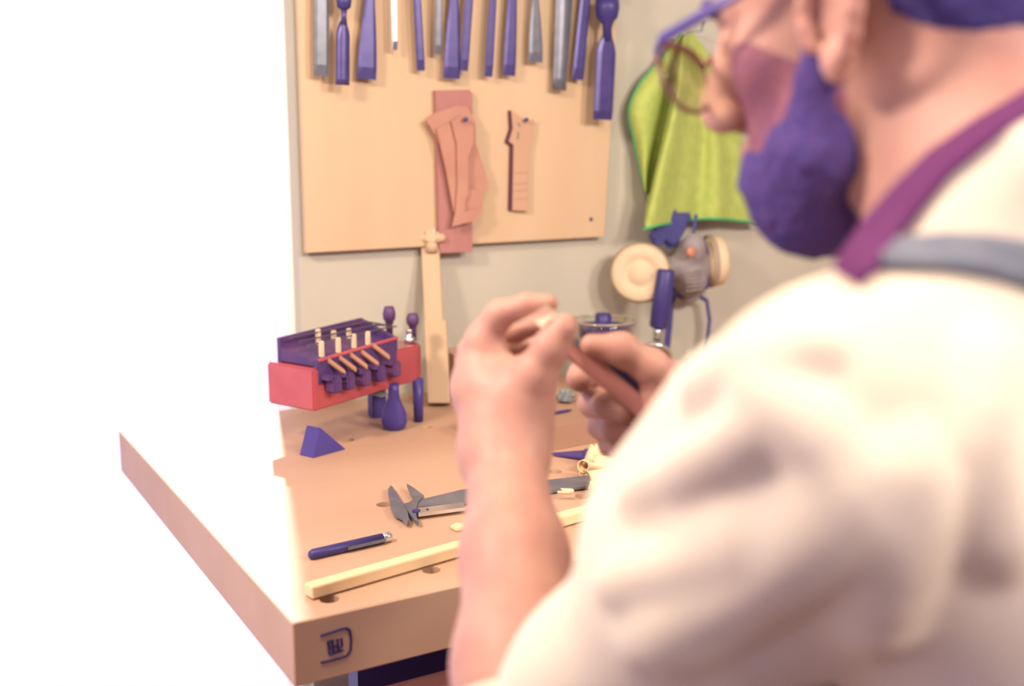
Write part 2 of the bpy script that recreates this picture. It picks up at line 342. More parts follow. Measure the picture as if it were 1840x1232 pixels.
def chisel(label, bx, by, bw, tx, tw, group='chisels hanging on the board', m=M_steel, curved=False, neck=None, off=0.0395, light_tip=False, thick=0.004):
    """blade bottom centre (bx, by) and width bw; centre tx and width tw at the frame top; neck: pixel row where the blade ends."""
    off = off if neck is None else 0.057
    a = onw(bx, by, off); b = onw(tx, 0, off); d = unit(b - a); s = unit(np.cross(d, Y3)); n = -Y3
    if s[0] < 0: s = -s
    sc = np.linalg.norm(onw(bx + 10, by, off) - a) / 10
    Lv = np.linalg.norm(b - a); w0, w1 = bw * sc / 2, tw * sc / 2
    Lb = Lv + 0.065 if neck is None else Lv * (by - neck) / by
    r = thing('chisel' if not curved else 'gouge', label, 'chisel', tuple(a), group)
    def wid(t): return w0 + (w1 - w0) * min(1, (t / Lv)) ** 1.6
    blade = MB(); N = 10; rows = []
    for i in range(N + 1):
        t = Lb * i / N; w = wid(t) if neck is None else w0 * (1.0 if t < Lb * 0.78 else 1.0 - 0.55 * ((t - Lb * 0.78) / (Lb * 0.22)) ** 1.5)
        th = thick if t > 0.01 else 0.0015
        if curved:
            K = 8; row = []
            for k in range(K + 1):
                u = -1 + 2 * k / K; row.append(a + d * t + s * u * w + n * (0.006 * (1 - u * u)))
            row += [p_ - n * 0.0018 for p_ in row[::-1]]
        else:
            row = [a + d * t - s * w, a + d * t - s * w + n * th * .6, a + d * t - s * w * .6 + n * th, a + d * t + s * w * .6 + n * th, a + d * t + s * w + n * th * .6, a + d * t + s * w]
        rows.append(row)
    K = len(rows[0]); vs = [p_ for r_ in rows for p_ in r_]
    fs = [(i * K + k, i * K + (k + 1) % K, (i + 1) * K + (k + 1) % K, (i + 1) * K + k) for i in range(N) for k in range(K)]
    fs += [tuple(range(K))[::-1], tuple(range(N * K, N * K + K))]
    blade.add(vs, fs).build('blade', m, r, smooth=curved)
    q = a + d * Lb + n * 0.003; ws = w0 * 0.45 if neck is not None else wid(Lb) * 0.7
    nl = 0.018 if neck is not None else 0.03
    MB().tube([q - d * 0.004, q + d * nl * .5, q + d * nl], [ws, ws * .8, ws * .95], 10).build('neck', m, r, True)
    q = q + d * nl
    MB().lathe(q, d, [(ws * .9, 0), (0.011, 0.004), (0.0125, 0.014), (0.0115, 0.022)], 16).build('ferrule', M_brass if m is not M_steel else M_indigo, r, True)
    MB().lathe(q + d * 0.022, d, [(0.011, 0), (0.0135, 0.02), (0.0145, 0.06), (0.012, 0.09), (0.006, 0.1)], 16).build('handle', M_handle, r, True)
    return r
chisel('wide blue-grey chisel at the window end of the row', 577, 137, 26, 577, 26, m=M_steel2)
chisel('fluted gouge with a bright neck, second from the window end', 616, 153, 24, 617, 15, curved=True, neck=38, m=M_steel)
chisel('widest dark chisel of the row, its blade flaring towards the edge', 658, 142, 35, 664, 16)
chisel('thinnest chisel, a short bright narrow rod', 709, 90, 10, 707, 9, m=M_bright)
chisel('narrow dark chisel leaning slightly, right of the bright thin rod', 756, 127, 14, 749, 13)
chisel('short chisel with a pale ground tip above the brown board', 786, 98, 13, 788, 12, m=M_steel2)
chisel('broad dark chisel crossing the top of the brown board', 811, 141, 30, 815, 15)
chisel('slim slanting chisel tucked beside the broad one', 833, 127, 14, 842, 14, off=0.044)
chisel('narrow straight dark chisel alone in the middle gap', 877, 138, 14, 885, 12)
chisel('medium straight chisel above the pale neck template', 914, 136, 22, 920, 15)
chisel('short flared chisel with a pale tip between two longer ones', 962, 112, 25, 961, 12, m=M_steel2)
chisel('polished gouge with a white gleam down its channel', 1005, 162, 24, 1014, 30, curved=True, m=M_steel2)
chisel('slanting chisel with a brass-coloured ferrule next to the largest one', 1037, 143, 20, 1051, 17)
chisel('largest chisel with a bulbous bolster at the end of the row', 1082, 215, 33, 1093, 30, neck=62, thick=0.006)
p = onw(1091, 22, 0.062); MB().lathe(p - np.array([0, 0, .022]), (0, 0, 1), [(0.007, -.03), (0.009, 0), (0.020, 0.012), (0.0235, 0.03), (0.022, 0.045)], 20).build('bolster', M_indigo, [o for o in bpy.data.objects if o.get('label', '').startswith('largest chisel')][0], True)

# ================================================================== templates hanging on the board
K3 = lambda pts: crop(pts, 700, 140, 3.624)
def wall_thing(name, label, cat, pts, o_front, thick, m, group=None, bevel=0.0):
    P = wpoly(pts, o_front); c = np.mean(P, 0)
    r = thing(name, label, cat, tuple(c), group)
    MB().prism(P, (0, thick, 0)).build('plate', m, r, bevel=bevel)
    return r
wall_thing('hardwood_board', 'long reddish-brown plank hanging behind the hardboard templates', 'board', K3([(296, 82), (520, 76), (541, 100), (541, 1132), (326, 1142), (300, 100)]), 0.034, 0.010, M_brown, bevel=.0008)
TG = 'templates hanging on nails'
t1 = wall_thing('instrument_template', 'broad curved hardboard template, rearmost of those on the brown plank', 'template', K3([(300, 226), (430, 182), (505, 186), (560, 280), (562, 430), (646, 680), (610, 760), (490, 790), (490, 868), (440, 840), (400, 560), (300, 372), (240, 276)]), 0.042, 0.004, M_card, TG)
t2 = wall_thing('instrument_template', 'slim slanting hardboard template in the middle of the stack on the plank', 'template', K3([(308, 330), (400, 282), (440, 430), (446, 700), (610, 750), (600, 866), (540, 890), (420, 872), (372, 610)]), 0.048, 0.004, M_card, TG)
t3 = wall_thing('instrument_template', 'front hardboard template with a stepped foot, hung from a dark nail', 'template', K3([(404, 282), (470, 240), (545, 272), (546, 420), (512, 520), (512, 760), (490, 800), (492, 872), (604, 836), (600, 868), (540, 934), (412, 966), (432, 870), (444, 700), (440, 430)]), 0.054, 0.004, M_card, TG)
for t, (x, y) in ((t3, (483, 270)),):
    p = onw(*K3([(x, y)])[0], 0.054); MB().lathe(p + (0, 0.03, 0), (0, -1, 0), [(0.0015, 0), (0.0015, 0.036), (0.0045, 0.037), (0.0045, 0.039), (0, 0.0395)], 10).build('nail', M_indigo, t)
nt_ = wall_thing('neck_template', 'pale guitar-neck template with a notched head hanging alone on a nail', 'template', K3([(792, 212), (818, 228), (880, 272), (942, 270), (934, 380), (912, 456), (905, 866), (800, 862), (808, 436), (778, 412), (803, 330)]), 0.032, 0.009, M_card2, TG)
P = wpoly(K3([(786, 212), (792, 212), (803, 330), (778, 412), (808, 436), (800, 862), (786, 860), (796, 440), (764, 414), (792, 330)]), 0.0318)
MB().prism(P, (0, 0.0092, 0)).build('dark_edge', M_edge, nt_)  # darker plum strip along one edge of the template
p = onw(*K3([(877, 272)])[0], 0.032); MB().lathe(p + (0, 0.006, 0), (0, -1, 0), [(0.0015, 0), (0.0015, 0.012), (0.0042, 0.013), (0.0042, 0.015), (0, 0.0155)], 10).build('nail', M_indigo, nt_)
for yy in (620, 690, 735, 790):
    MB().tube([onw(*K3([(812, yy)])[0], 0.0321), onw(*K3([(902, yy - 6)])[0], 0.0321)], 0.0006, 5).build('fret_mark', M_card, nt_)
for a, b in [((842, 292), (846, 318)), ((838, 348), (834, 398))]:
    MB().tube([onw(*K3([a])[0], 0.0322), onw(*K3([b])[0], 0.0322)], 0.0016, 6).build('pencil_mark', M_greyblob, nt_)

# ================================================================== green cloth
cl = thing('cleaning_cloth', 'lime green microfibre cloth with darker green hem hanging on the wall', 'cloth', tuple(onw(1235, 70, 0.02)))
cols = [([(1222, 60), (1185, 110), (1150, 150), (1130, 200), (1140, 255), (1150, 305), (1159, 345)], .028),
        ([(1224, 60), (1195, 110), (1168, 155), (1148, 200), (1156, 240), (1156, 300), (1160, 345)], .058),
        ([(1226, 60), (1203, 115), (1185, 165), (1172, 215), (1165, 262), (1160, 308), (1161, 346)], .060),
        ([(1227, 60), (1208, 118), (1194, 168), (1184, 218), (1174, 266), (1166, 314), (1163, 348)], .006),
        ([(1228, 60), (1216, 120), (1206, 172), (1194, 225), (1182, 280), (1170, 330), (1163, 360)], .006)]
Lm = [(1230, 60), (1221, 115), (1215, 165), (1199, 230), (1181, 300), (1167, 360), (1155, 412)]
Rm = [(1246, 60), (1288, 120), (1318, 190), (1338, 260), (1352, 320), (1361, 365), (1366, 402)]
for i in range(25):
    s = i / 24; rip = .012 * math.sin(s * 11.0 + .6) + .006 * math.sin(s * 23)
    cols.append(([(a[0] + (b[0] - a[0]) * s, a[1] + (b[1] - a[1]) * s - 14 * math.sin(math.pi * s) * (j / 6) ** 2) for j, (a, b) in enumerate(zip(Lm, Rm))], (.050 + .032 * (1 - s) ** 3, rip)))
def resample(pl, n):
    pl = np.array(pl, float); t = np.linspace(0, len(pl) - 1, n); i = np.minimum(t.astype(int), len(pl) - 2); f = (t - i)[:, None]
    p0 = pl[np.maximum(i - 1, 0)]; p1 = pl[i]; p2 = pl[i + 1]; p3 = pl[np.minimum(i + 2, len(pl) - 1)]
    return 0.5 * (2 * p1 + (p2 - p0) * f + (2 * p0 - 5 * p1 + 4 * p2 - p3) * f ** 2 + (3 * p1 - p0 - 3 * p2 + p3) * f ** 3)
NR = 30; rows = [[] for _ in range(NR)]
for pl, off in cols:
    R_ = resample(pl, NR)
    for r_ in range(NR):
        t = r_ / (NR - 1); o_ = (off[0] + off[1] * min(1, t * 1.6)) if isinstance(off, tuple) else 0.03 + (off - 0.03) * min(1, t * 3)
        rows[r_].append(onw(R_[r_][0], R_[r_][1], o_))
cb = MB().grid(rows); o = cb.build('cloth_sheet', M_green, cl, True, solid=0.003)
md = o.modifiers.new('sub', 'SUBSURF'); md.levels = 1; md.render_levels = 1
bot = rows[-1]; MB().tube(bot[5:], 0.0032, 8).build('hem', M_hem, cl, True)
MB().tube([r_[0] for r_ in rows], 0.0028, 8).build('hem', M_hem, cl, True)
p = onw(1235, 58, 0); MB().tube([p + (0, .002, 0), p + (0, -.045, 0), p + (0, -.05, .02)], .003, 8).build('hook', M_bright, cl)

# ================================================================== respirator mask
rc = onw(1238, 485, 0.06)
resp = thing('respirator_mask', 'grey half-face respirator with two cream filter discs hanging under the green cloth', 'respirator', tuple(rc))
fF = Field(rc - (.11, .08, .11), rc + (.11, .065, .12), 0.003)
fF.ell(onw(1240, 482, .075), (X3, Y3, Z3), (.040, .034, .062), .02); fF.ell(onw(1246, 445, .10), (X3, Y3, Z3), (.026, .022, .03), .02)
fF.ell(onw(1248, 505, .10), (X3, Y3, Z3), (.026, .022, .026), .015); fF.cap(onw(1205, 480, .08), onw(1275, 478, .07), .022, .022, .02)
fF.ell(onw(1240, 485, .035), (X3, Y3, Z3), (.05, .02, .072), .015)
fF.mesh('facepiece', M_resp, resp)
def disc(px, py, off, ax, r, h, prof_m=M_filter):
    c = onw(px, py, off); a = unit(ax)
    b = MB().lathe(c - a * h, a, [(r * .45, -.01), (r * .93, 0), (r, h * .25), (r, h * .6), (r * .96, h * .9), (r * .9, h), (r * .58, h), (r * .52, h - .003), (r * .40, h - .003), (r * .34, h + .001), (0, h + .002)], 40).build('filter_disc', prof_m, resp, True)
    rg = MB().lathe(c - a * h, a, [(r * 1.0, h * .0), (r * 1.05, h * .08), (r * 1.05, h * .30), (r * 1.0, h * .38)], 40, close=False).build('filter_rim', M_filter2, b, True)
    return b
disc(1150, 492, .105, (-.62, -.78, .02), .058, .030); disc(1297, 468, .075, (.93, -.36, .04), .053, .034)
p = onw(1243, 452, .128); MB().lathe(p, (.1, -1, .1), [(.011, -.006), (.011, .0), (.008, .003), (0, .0035)], 20).build('valve_dot', M_orange, resp, True)
for i in range(6):
    y = 486 + i * 7; MB().tube([onw(1232, y + 2, .121), onw(1248, y, .127), onw(1262, y - 1, .121)], .0016, 6).build('grille_bar', M_resp, resp)
def strap(px, w, off, th=.002, name='strap', flat=None):
    MB().tube([onw(x, y, off) for x, y in px], [(w, th)] * len(px) if not hasattr(w, '__len__') else [(q_, th) for q_ in w], 8, flat=flat if flat is not None else X3).build(name, M_strap, resp)
MB().prism(wpoly([(1203, 382), (1240, 382), (1236, 408), (1216, 446), (1196, 432), (1180, 442), (1170, 424), (1184, 400)], .062), (0, .012, 0)).build('head_cradle', M_strap, resp, bevel=.003)
strap([(1240, 388), (1212, 400), (1198, 425), (1205, 445)], .012, .05)
strap([(1185, 440), (1178, 425), (1190, 400), (1215, 380)], .007, .06)
strap([(1251, 385), (1248, 410), (1243, 428)], .0045, .085)
strap([(1262, 428), (1270, 455), (1272, 490), (1268, 520)], .006, .09)
strap([(1216, 515), (1205, 545), (1202, 585), (1198, 625), (1196, 655)], .009, .035)
strap([(1226, 525), (1250, 528), (1270, 540), (1275, 575), (1271, 610), (1262, 648)], .005, .04)
strap([(1205, 525), (1225, 533), (1250, 528)], .005, .06, flat=Z3)
p = onw(1240, 653, .018); MB().lathe(onw(1240, 653, 0), (0, -1, 0), [(.009, 0), (.012, .006), (.010, .016), (0, .018)], 14).build('strap_buckle', M_strap, resp)

# ================================================================== jar and round steel-rimmed tool on the bench
jc = onz(1084, 575, 1.035); jc[2] = BZ; JR = 0.062; JH = .135
jar = thing('glass_jar', 'clear glass jar of dark liquid with a knobbed black lid sunk inside', 'jar', tuple(jc))
MB().lathe(jc, Z3, [(.040, .0005), (.046, .002), (.050, .03), (.052, .09), (.058, .118), (JR, JH), (JR - .0025, JH), (.055, .117), (.049, .09), (.047, .03), (.043, .005), (0, .004)], 48, close=False).build('glass_body', G_jar, jar, True)
MB().tube([jc + (math.cos(t) * (JR - .001), math.sin(t) * (JR - .001), JH) for t in np.linspace(0, 2 * math.pi, 48, endpoint=False)], .0017, 8, closed=True).build('rim', mat('glass_rim', rgb(246, 226, 196), None, .15, 30, metal=.3), jar, True)
MB().lathe(jc, Z3, [(.041, .006), (.046, .03), (.048, .088), (.046, .092), (0, .093)], 40).build('dark_liquid', M_indigo, jar, True)
MB().lathe(jc + (0, 0, .096), Z3, [(.0, 0), (.045, .0), (.051, .020), (.0525, .026), (.046, .030), (.016, .034), (.0155, .048), (.014, .052), (0, .053)], 40).build('lid', M_indigo, jar, True)

rp = onz(1172, 668); rp = onz(1172, 672)
mg = thing('round_steel_tool', 'round steel-rimmed tool with an upright black handle beside the jar', 'hand tool', tuple(rp))
rcn = at(1174, 640, 2.235); dd = unit(at(1190, 540, 2.20) - rcn); nrm = unit(np.cross(dd, RT) + 0.0); e2 = unit(np.cross(dd, nrm))
nrm = unit(nrm + .6 * Z3); ring_a = e2; ring_b = unit(np.cross(nrm, e2))
MB().tube([rcn + ring_a * math.cos(t) * .034 + ring_b * math.sin(t) * .034 for t in np.linspace(0, 2 * math.pi, 40, endpoint=False)], .0042, 10, closed=True).build('rim', M_bright, mg, True)
MB().lathe(rcn, nrm, [(.033, -.002), (.033, .002), (.02, .004), (0, .0045)], 32).build('lens', mat('bright_plate', rgb(226, 216, 190), rgb(150, 150, 150), .25, 60, metal=.4), mg, True)
MB().lathe(rcn + nrm * .004, nrm, [(.009, 0), (.008, .004), (0, .005)], 16).build('hub', M_indigo, mg, True)
h0, h1, h2 = at(1179, 612, 2.22), at(1183, 588, 2.215), at(1197, 484, 2.19)
MB().tube([h0, h0 + (h1 - h0) * .4, h0 + (h1 - h0) * .5, h1], [.007, .007, .0095, .009], 12).build('neck', M_bright, mg, True)
MB().tube([h1, h1 + (h2 - h1) * .03, h1 + (h2 - h1) * .5, h1 + (h2 - h1) * .97, h2], [.016, .0185, .019, .0175, .015], 16).build('handle', M_indigo, mg, True)

# ================================================================== wooden clamp upright and box
lb = onz(787, 726); lb_w = .0
lath = thing('wooden_clamp', 'upright pale wooden clamp with a cross head standing against the wall', 'clamp', tuple(lb))
ax = unit(at(773, 440, 2.06) - lb); sx = unit(RT); sy = unit(np.cross(ax, sx))
hgt = np.linalg.norm(at(773, 440, 2.06) - lb)
MB().box(lb + ax * hgt * .5 + sy * .0, sx, sy, ax, .033, .014, hgt).build('bar', M_lath, lath, bevel=.001)
c0 = lb + ax * .075 - sy * np.sign(sy @ FW) * .020 + sx * .004
MB().box(c0, sx, sy, ax, .040, .024, .150).build('sliding_jaw', M_lath, lath, bevel=.0012)
th = at(775, 428, 2.05)
MB().box(th, sx, sy, ax, .052, .02, .013).build('cross_head', M_lath, lath, bevel=.003)
MB().box(th + ax * .002, sx, sy, ax, .03, .022, .032).build('head_block', M_lath, lath, bevel=.006)
MB().lathe(th - ax * .014 + FW * 0, ax, [(.010, -.012), (.012, 0), (.009, .01)], 14).build('wedge', M_lath, lath, True)
bp = onz(818, 726)
bp = bp + np.array([.022, -.002, 0])
bxr = thing('wooden_box', 'small open wooden box with a shaded front behind the wrist', 'box', tuple(bp))
MB().abox((bp[0] - .015, bp[1], BZ), (bp[0] + .07, bp[1] + .008, BZ + .088)).build('front_panel', M_benchdark, bxr)  # darker wood puts the shade of the box front into its colour
MB().abox((bp[0] - .015, bp[1] + .072, BZ), (bp[0] + .07, bp[1] + .08, BZ + .088)).build('back_panel', M_bench, bxr)
for xx in (bp[0] - .015, bp[0] + .062): MB().abox((xx, bp[1] + .008, BZ), (xx + .008, bp[1] + .072, BZ + .088)).build('side_panel', M_bench, bxr)
MB().abox((bp[0] - .007, bp[1] + .008, BZ), (bp[0] + .062, bp[1] + .072, BZ + .008)).build('bottom_panel', M_bench, bxr)

# ================================================================== stringed instrument with a key box (hurdy-gurdy)
IA = onz(770, 680, .97); iu = unit((-.905, -.424, 0)); iv = unit((-.424, .905, 0))
def I(u, v, z): return IA + iu * u + iv * v + Z3 * (z - IA[2])
def iside(px, py, v):
    r = ray(px, py); t = ((IA + iv * v - CAM) @ iv) / (r @ iv); p = CAM + r * t; return (p - IA) @ iu, p[2]
ins = thing('hurdy_gurdy', 'red-brown hurdy-gurdy with dark key box and strings standing on its pegs', 'instrument', tuple(onz(700, 760)))
body = MB(); UE = .275; VD = .10
prof = []
for i in range(9):
    a = math.pi / 2 * i / 8; prof.append((.035 - .035 * math.sin(a) - .010 * math.sin(a), .0 + .03 * (1 - math.cos(a))))
outl = [(UE, 0)] + [(.03, 0), (.012, .006), (-.002, .018), (-.010, .035), (-.012, .055), (-.008, .075), (.004, .09), (.02, VD)] + [(UE, VD)]
lowz = lambda u: .968 + max(0, .04 - u) * .25
Pl = [I(u, v, lowz(u)) for u, v in outl]; Ph = [I(u, v, 1.034 - max(0, .03 - u) * .15) for u, v in outl]
n = len(outl); body.add(Pl + Ph, [tuple(range(n))[::-1], tuple(range(n, 2 * n))] + [(i, (i + 1) % n, n + (i + 1) % n, n + i) for i in range(n)])
body.build('body', M_red, ins, bevel=.003)
# key box : front wall, back wall, floor plates
zf, zb_ = 1.053, 1.078
MB().hexa([I(.082, -.001, 1.012), I(UE - .01, -.001, 1.008), I(UE - .01, .008, 1.008), I(.082, .008, 1.012), I(.082, -.001, zf), I(UE - .01, -.001, zf - .008), I(UE - .01, .008, zf - .008), I(.082, .008, zf)]).build('key_box_front', M_keydark, ins, bevel=.0008)
MB().hexa([I(.075, .078, 1.03), I(UE - .01, .078, 1.03), I(UE - .01, .086, 1.03), I(.075, .086, 1.03), I(.075, .078, zb_), I(UE - .01, .078, zb_ - .006), I(UE - .01, .086, zb_ - .006), I(.075, .086, zb_)]).build('key_box_back', M_keydark, ins, bevel=.0008)
MB().hexa([I(.075, .004, 1.03), I(.083, .004, 1.03), I(.083, .082, 1.03), I(.075, .082, 1.03), I(.075, .004, zf), I(.083, .004, zf), I(.083, .082, zb_), I(.075, .082, zb_)]).build('key_box_end', M_keydark, ins)
MB().hexa([I(.083, .008, 1.036), I(UE - .01, .008, 1.036), I(UE - .01, .078, 1.036), I(.083, .078, 1.036), I(.083, .008, 1.046), I(UE - .01, .008, 1.042), I(UE - .01, .078, 1.058), I(.083, .078, 1.06)]).build('key_bed', M_keydark, ins)
MB().tube([I(.080, .0, zf), I(UE - .012, .0, zf - .008)], .0028, 6).build('edge_moulding', M_red, ins)
for j, (px, py) in enumerate([(600, 612), (627, 608), (608, 632), (636, 627), (661, 615), (578, 640), (572, 610)]):
    v = [.062, .058, .020, .022, .020, .02, .06][j]; u, z = iside(px, py, v); z = max(z, 1.052)
    MB().box(I(u, v, z + .0), iu, iv, Z3, .0085, .006, .034).build('tangent', M_bone, ins, bevel=.0012)
for j, (px, py) in enumerate([(592, 655), (612, 650), (632, 645), (652, 640), (672, 628)]):
    u0, z0_ = iside(px - 3, py - 8, -.002); u1, z1 = iside(px + 26, py + 14, -.016)
    MB().box((I(u0, -.002, z0_) + I(u1, -.016, z1)) / 2, I(u1, -.016, z1) - I(u0, -.002, z0_), Z3, iv, np.linalg.norm(I(u1, -.016, z1) - I(u0, -.002, z0_)), .008, .008).build('key', M_keylight, ins, bevel=.001)
for j, (px, py) in enumerate([(600, 690), (624, 684), (653, 678), (680, 670), (707, 662)]):
    u, z = iside(px, py, -.012)
    k_ = MB().box(I(u, -.012, z), iu, iv, Z3, .018, .022, .026).build('key_button', M_keydark, ins, bevel=.003)
    MB().box(I(u + .012, -.010, z + .012), iu, iv, Z3, .010, .018, .008).build('key_shank', M_keydark, ins, bevel=.001)
for v, vz, z1 in ((.022, .040, 1.066), (.040, .05, 1.07), (.058, .064, 1.074)):
    MB().tube([I(.262, v, z1), I(.09, v, z1 + .002), I(.035, vz, 1.062)], .0013, 6).build('string', M_string, ins)
def peg_up(u, v, h, name='tuning_peg'):
    b = I(u, v, 1.03)
    MB().lathe(b, Z3, [(.006, 0), (.006, h * .5), (.0075, h * .52), (.008, h * .6), (.0105, h * .62), (.0115, h * .8), (.0095, h * .93), (.008, h), (0, h * 1.01)], 14).build(name, M_keydark, ins, True)
u, z = iside(700, 602, .075); peg_up(u, .075, .060)
u, z = iside(742, 612, .045); peg_up(u, .045, .047); 
u, z = iside(735, 612, .03); MB().lathe(I(u, .03, 1.032), Z3, [(.009, 0), (.010, .008), (.006, .01), (.005, .02), (.007, .022), (0, .023)], 14).build('string_bushing', M_bright, ins, True)
# pegs and feet below the body
b = onz(752, 757); MB().tube([b, V3((b[0], b[1], .975))], [.008, .0095], 14).build('foot', M_ebony, ins, True)
b = onz(678, 748); MB().abox((b[0] - .013, b[1] - .012, BZ), (b[0] + .013, b[1] + .012, .972)).build('foot', M_ebony, ins, bevel=.002)
b = onz(710, 776); bb = V3((b[0] + .004, b[1] + .012, BZ))
MB().tube([bb + Z3 * h for h in (0, .004, .015, .03, .045, .055, .065, .08)], [(.010, .006), (.018, .010), (.0215, .011), (.020, .011), (.014, .009), (.010, .008), (.009, .008), (.009, .008)], 16, flat=unit(RT)).build('peg_head', M_ebony, ins, True)
P = [onz(x, y, .967) for x, y in [(658, 700), (672, 692), (690, 702), (697, 708), (685, 712), (668, 708)]]
MB().prism(P, (0, 0, -.0015)).build('paper_tab', M_greyblob, ins)
# dark wedge left of the instrument
w0, w1 = onz(588, 815), onz(622, 807)
wd = thing('steel_wedge', 'dark triangular steel wedge lying on the bench under the instrument', 'wedge', tuple(w0))
tip = at(576, 768, np.dot(w0 - CAM, FW))
MB().prism([w0 - iu * -.0 + iu * .03, w1, tip + (0, 0, -.0), ], unit(iv) * .03).build('wedge_block', M_ebony, wd, bevel=.001)

# ================================================================== small things on the bench
K5 = lambda pts: crop(pts, 540, 780, 3.85)
cal_ = thing('vernier_caliper', 'grey steel vernier caliper lying open on the bench', 'caliper', tuple(onz(760, 905)))
zc = BZ + .0075
MB().prism(bpoly(K5([(605, 378), (625, 352), (640, 366), (700, 460), (735, 500), (752, 590), (736, 617), (705, 580), (650, 552), (625, 500)]), zc), (0, 0, -.0035)).build('fixed_jaw', M_steel2, cal_)
MB().prism(bpoly(K5([(735, 340), (792, 375), (852, 420), (810, 470), (800, 520), (800, 560), (818, 606), (790, 592), (756, 546), (722, 492), (790, 442), (756, 386)]), zc + .001), (0, 0, -.0045)).build('sliding_jaw', M_steel2, cal_)
MB().prism(bpoly([(726, 904), (830, 879), (1060, 853), (1060, 872), (832, 902), (732, 912)], zc - .001), (0, 0, -.0035)).build('beam', M_steel2, cal_)
MB().prism(bpoly([(750, 912), (832, 902), (836, 911), (752, 922)], zc + .002), (0, 0, -.0045)).build('vernier_scale', M_bright, cal_)
MB().lathe(onz(768, 915, zc + .002), Z3, [(.0018, 0), (.0018, .001), (0, .0012)], 10).build('lock_screw', M_indigo, cal_)
MB().lathe(onz(748, 920, zc), Z3, [(.0055, -.005), (.0055, .003), (0, .0035)], 14).build('thumb_wheel', M_indigo, cal_)
for (a, w) in (((712, 908), .006), ((1040, 864), .01)):
    p = onz(*a); MB().abox((p[0] - w, p[1] - .006, BZ), (p[0] + w, p[1] + .006, zc - .003)).build('rest_pad', M_steel2, cal_)

p0, p1 = onz(556, 1006), onz(703, 972); pd = unit(p1 - p0); pe = p1 - pd * .012; hz = Z3 * .0062
pen = thing('marker_pen', 'black marker pen with a silver end and clip lying on the bench', 'pen', tuple(onz(640, 990)))
MB().tube([p0 + hz, p0 + pd * .004 + hz, pe + hz], [.004, .0062, .0062], 16).build('barrel', M_indigo, pen, True)
MB().tube([pe + hz, p1 - pd * .002 + hz, p1 + hz], [.0062, .006, .004], 16).build('silver_end', M_bright, pen, True)
sd_ = unit(np.cross(pd, Z3)); sd_ = sd_ if sd_ @ FW < 0 else -sd_
MB().box(p1 - pd * .036 + hz + sd_ * .0072, pd, sd_, Z3, .050, .0015, .0035).build('clip', M_steel2, pen)

s0, s1 = onz(562, 1080), onz(1085, 928); sdv = unit(s1 - s0); sn = unit(np.cross(Z3, sdv))
if sn @ FW < 0: sn = -sn
stp = thing('spruce_strip', 'long pale spruce strip lying along the front of the bench', 'wood strip', tuple((s0 + s1) / 2))
L_ = np.linalg.norm(s1 - s0) + .12
MB().box(s0 + sdv * L_ / 2 + sn * .009 + Z3 * .0085, sdv, sn, Z3, L_, .018, .013).build('strip', M_strip, stp, bevel=.001)
for t in (.1, .8): MB().box(s0 + sdv * L_ * t + sn * .009 + Z3 * .001, sdv, sn, Z3, .02, .014, .002).build('spacer', M_benchdark, stp)

# raised block
b0, b1 = onz(930, 822), onz(1150, 780); bd = unit(b1 - b0); bn = unit(np.cross(Z3, bd)); bn = bn if bn @ FW > 0 else -bn
blk = thing('wood_block', 'thick wooden block lying on the bench behind the hands', 'wood block', tuple((b0 + b1) / 2))
Lb_ = np.linalg.norm(b1 - b0); bt = onw(985, 768, WALL - onz(985, 810)[1])[2] - BZ
MB().box((b0 + b1) / 2 + bn * .08 + Z3 * bt / 2, bd, bn, Z3, Lb_, .16, bt).build('plank', mat('grey_beech', rgb(222, 176, 142), rgb(204, 156, 128), .6, 8, (.15, 1, 1)), blk, bevel=.001)
zB = BZ + bt
g = onz(1018, 722, zB)
fw = Field(g - .03, g + .04, .002); 
for i in range(14): q = g + np.array([random.uniform(-.012, .012), random.uniform(-.012, .012), random.uniform(.004, .02)]); fw.ell(q, (X3, Y3, Z3), (.006, .006, .005), .003)
wool = tag(fw.mesh('steel_wool', M_greyblob), 'small grey tuft of steel wool on the wooden block', 'steel wool')
g = onz(1012, 742, zB)
scr = thing('small_screws', 'dark little wood screw lying on the block edge', 'screw', tuple(g))
MB().tube([g + bd * -.016 + Z3 * .003, g + bd * .008 + Z3 * .003, g + bd * .018 + Z3 * .003], [.0028, .0026, .0006], 10).build('shank', M_steel, scr); MB().lathe(g + bd * -.018 + Z3 * .003, bd, [(.0, 0), (.003, 0), (.003, .001), (.0026, .003)], 12).build('head', M_steel, scr)
scr.name = 'wood_screw'

kn0, kn1 = onz(990, 815), onz(1075, 812)
kb = thing('scraper_blade', 'dark pointed blade sticking out from the shavings', 'blade', tuple(kn1))
MB().prism(bpoly([(988, 813), (1050, 808), (1078, 806), (1080, 822), (1050, 822)], BZ + .006), (0, 0, -.003)).build('blade', M_ebony, kb)
MB().prism(bpoly([(1050, 806), (1100, 800), (1100, 824), (1050, 824)], BZ + .009), (0, 0, -.009)).build('tang', M_ebony, kb)

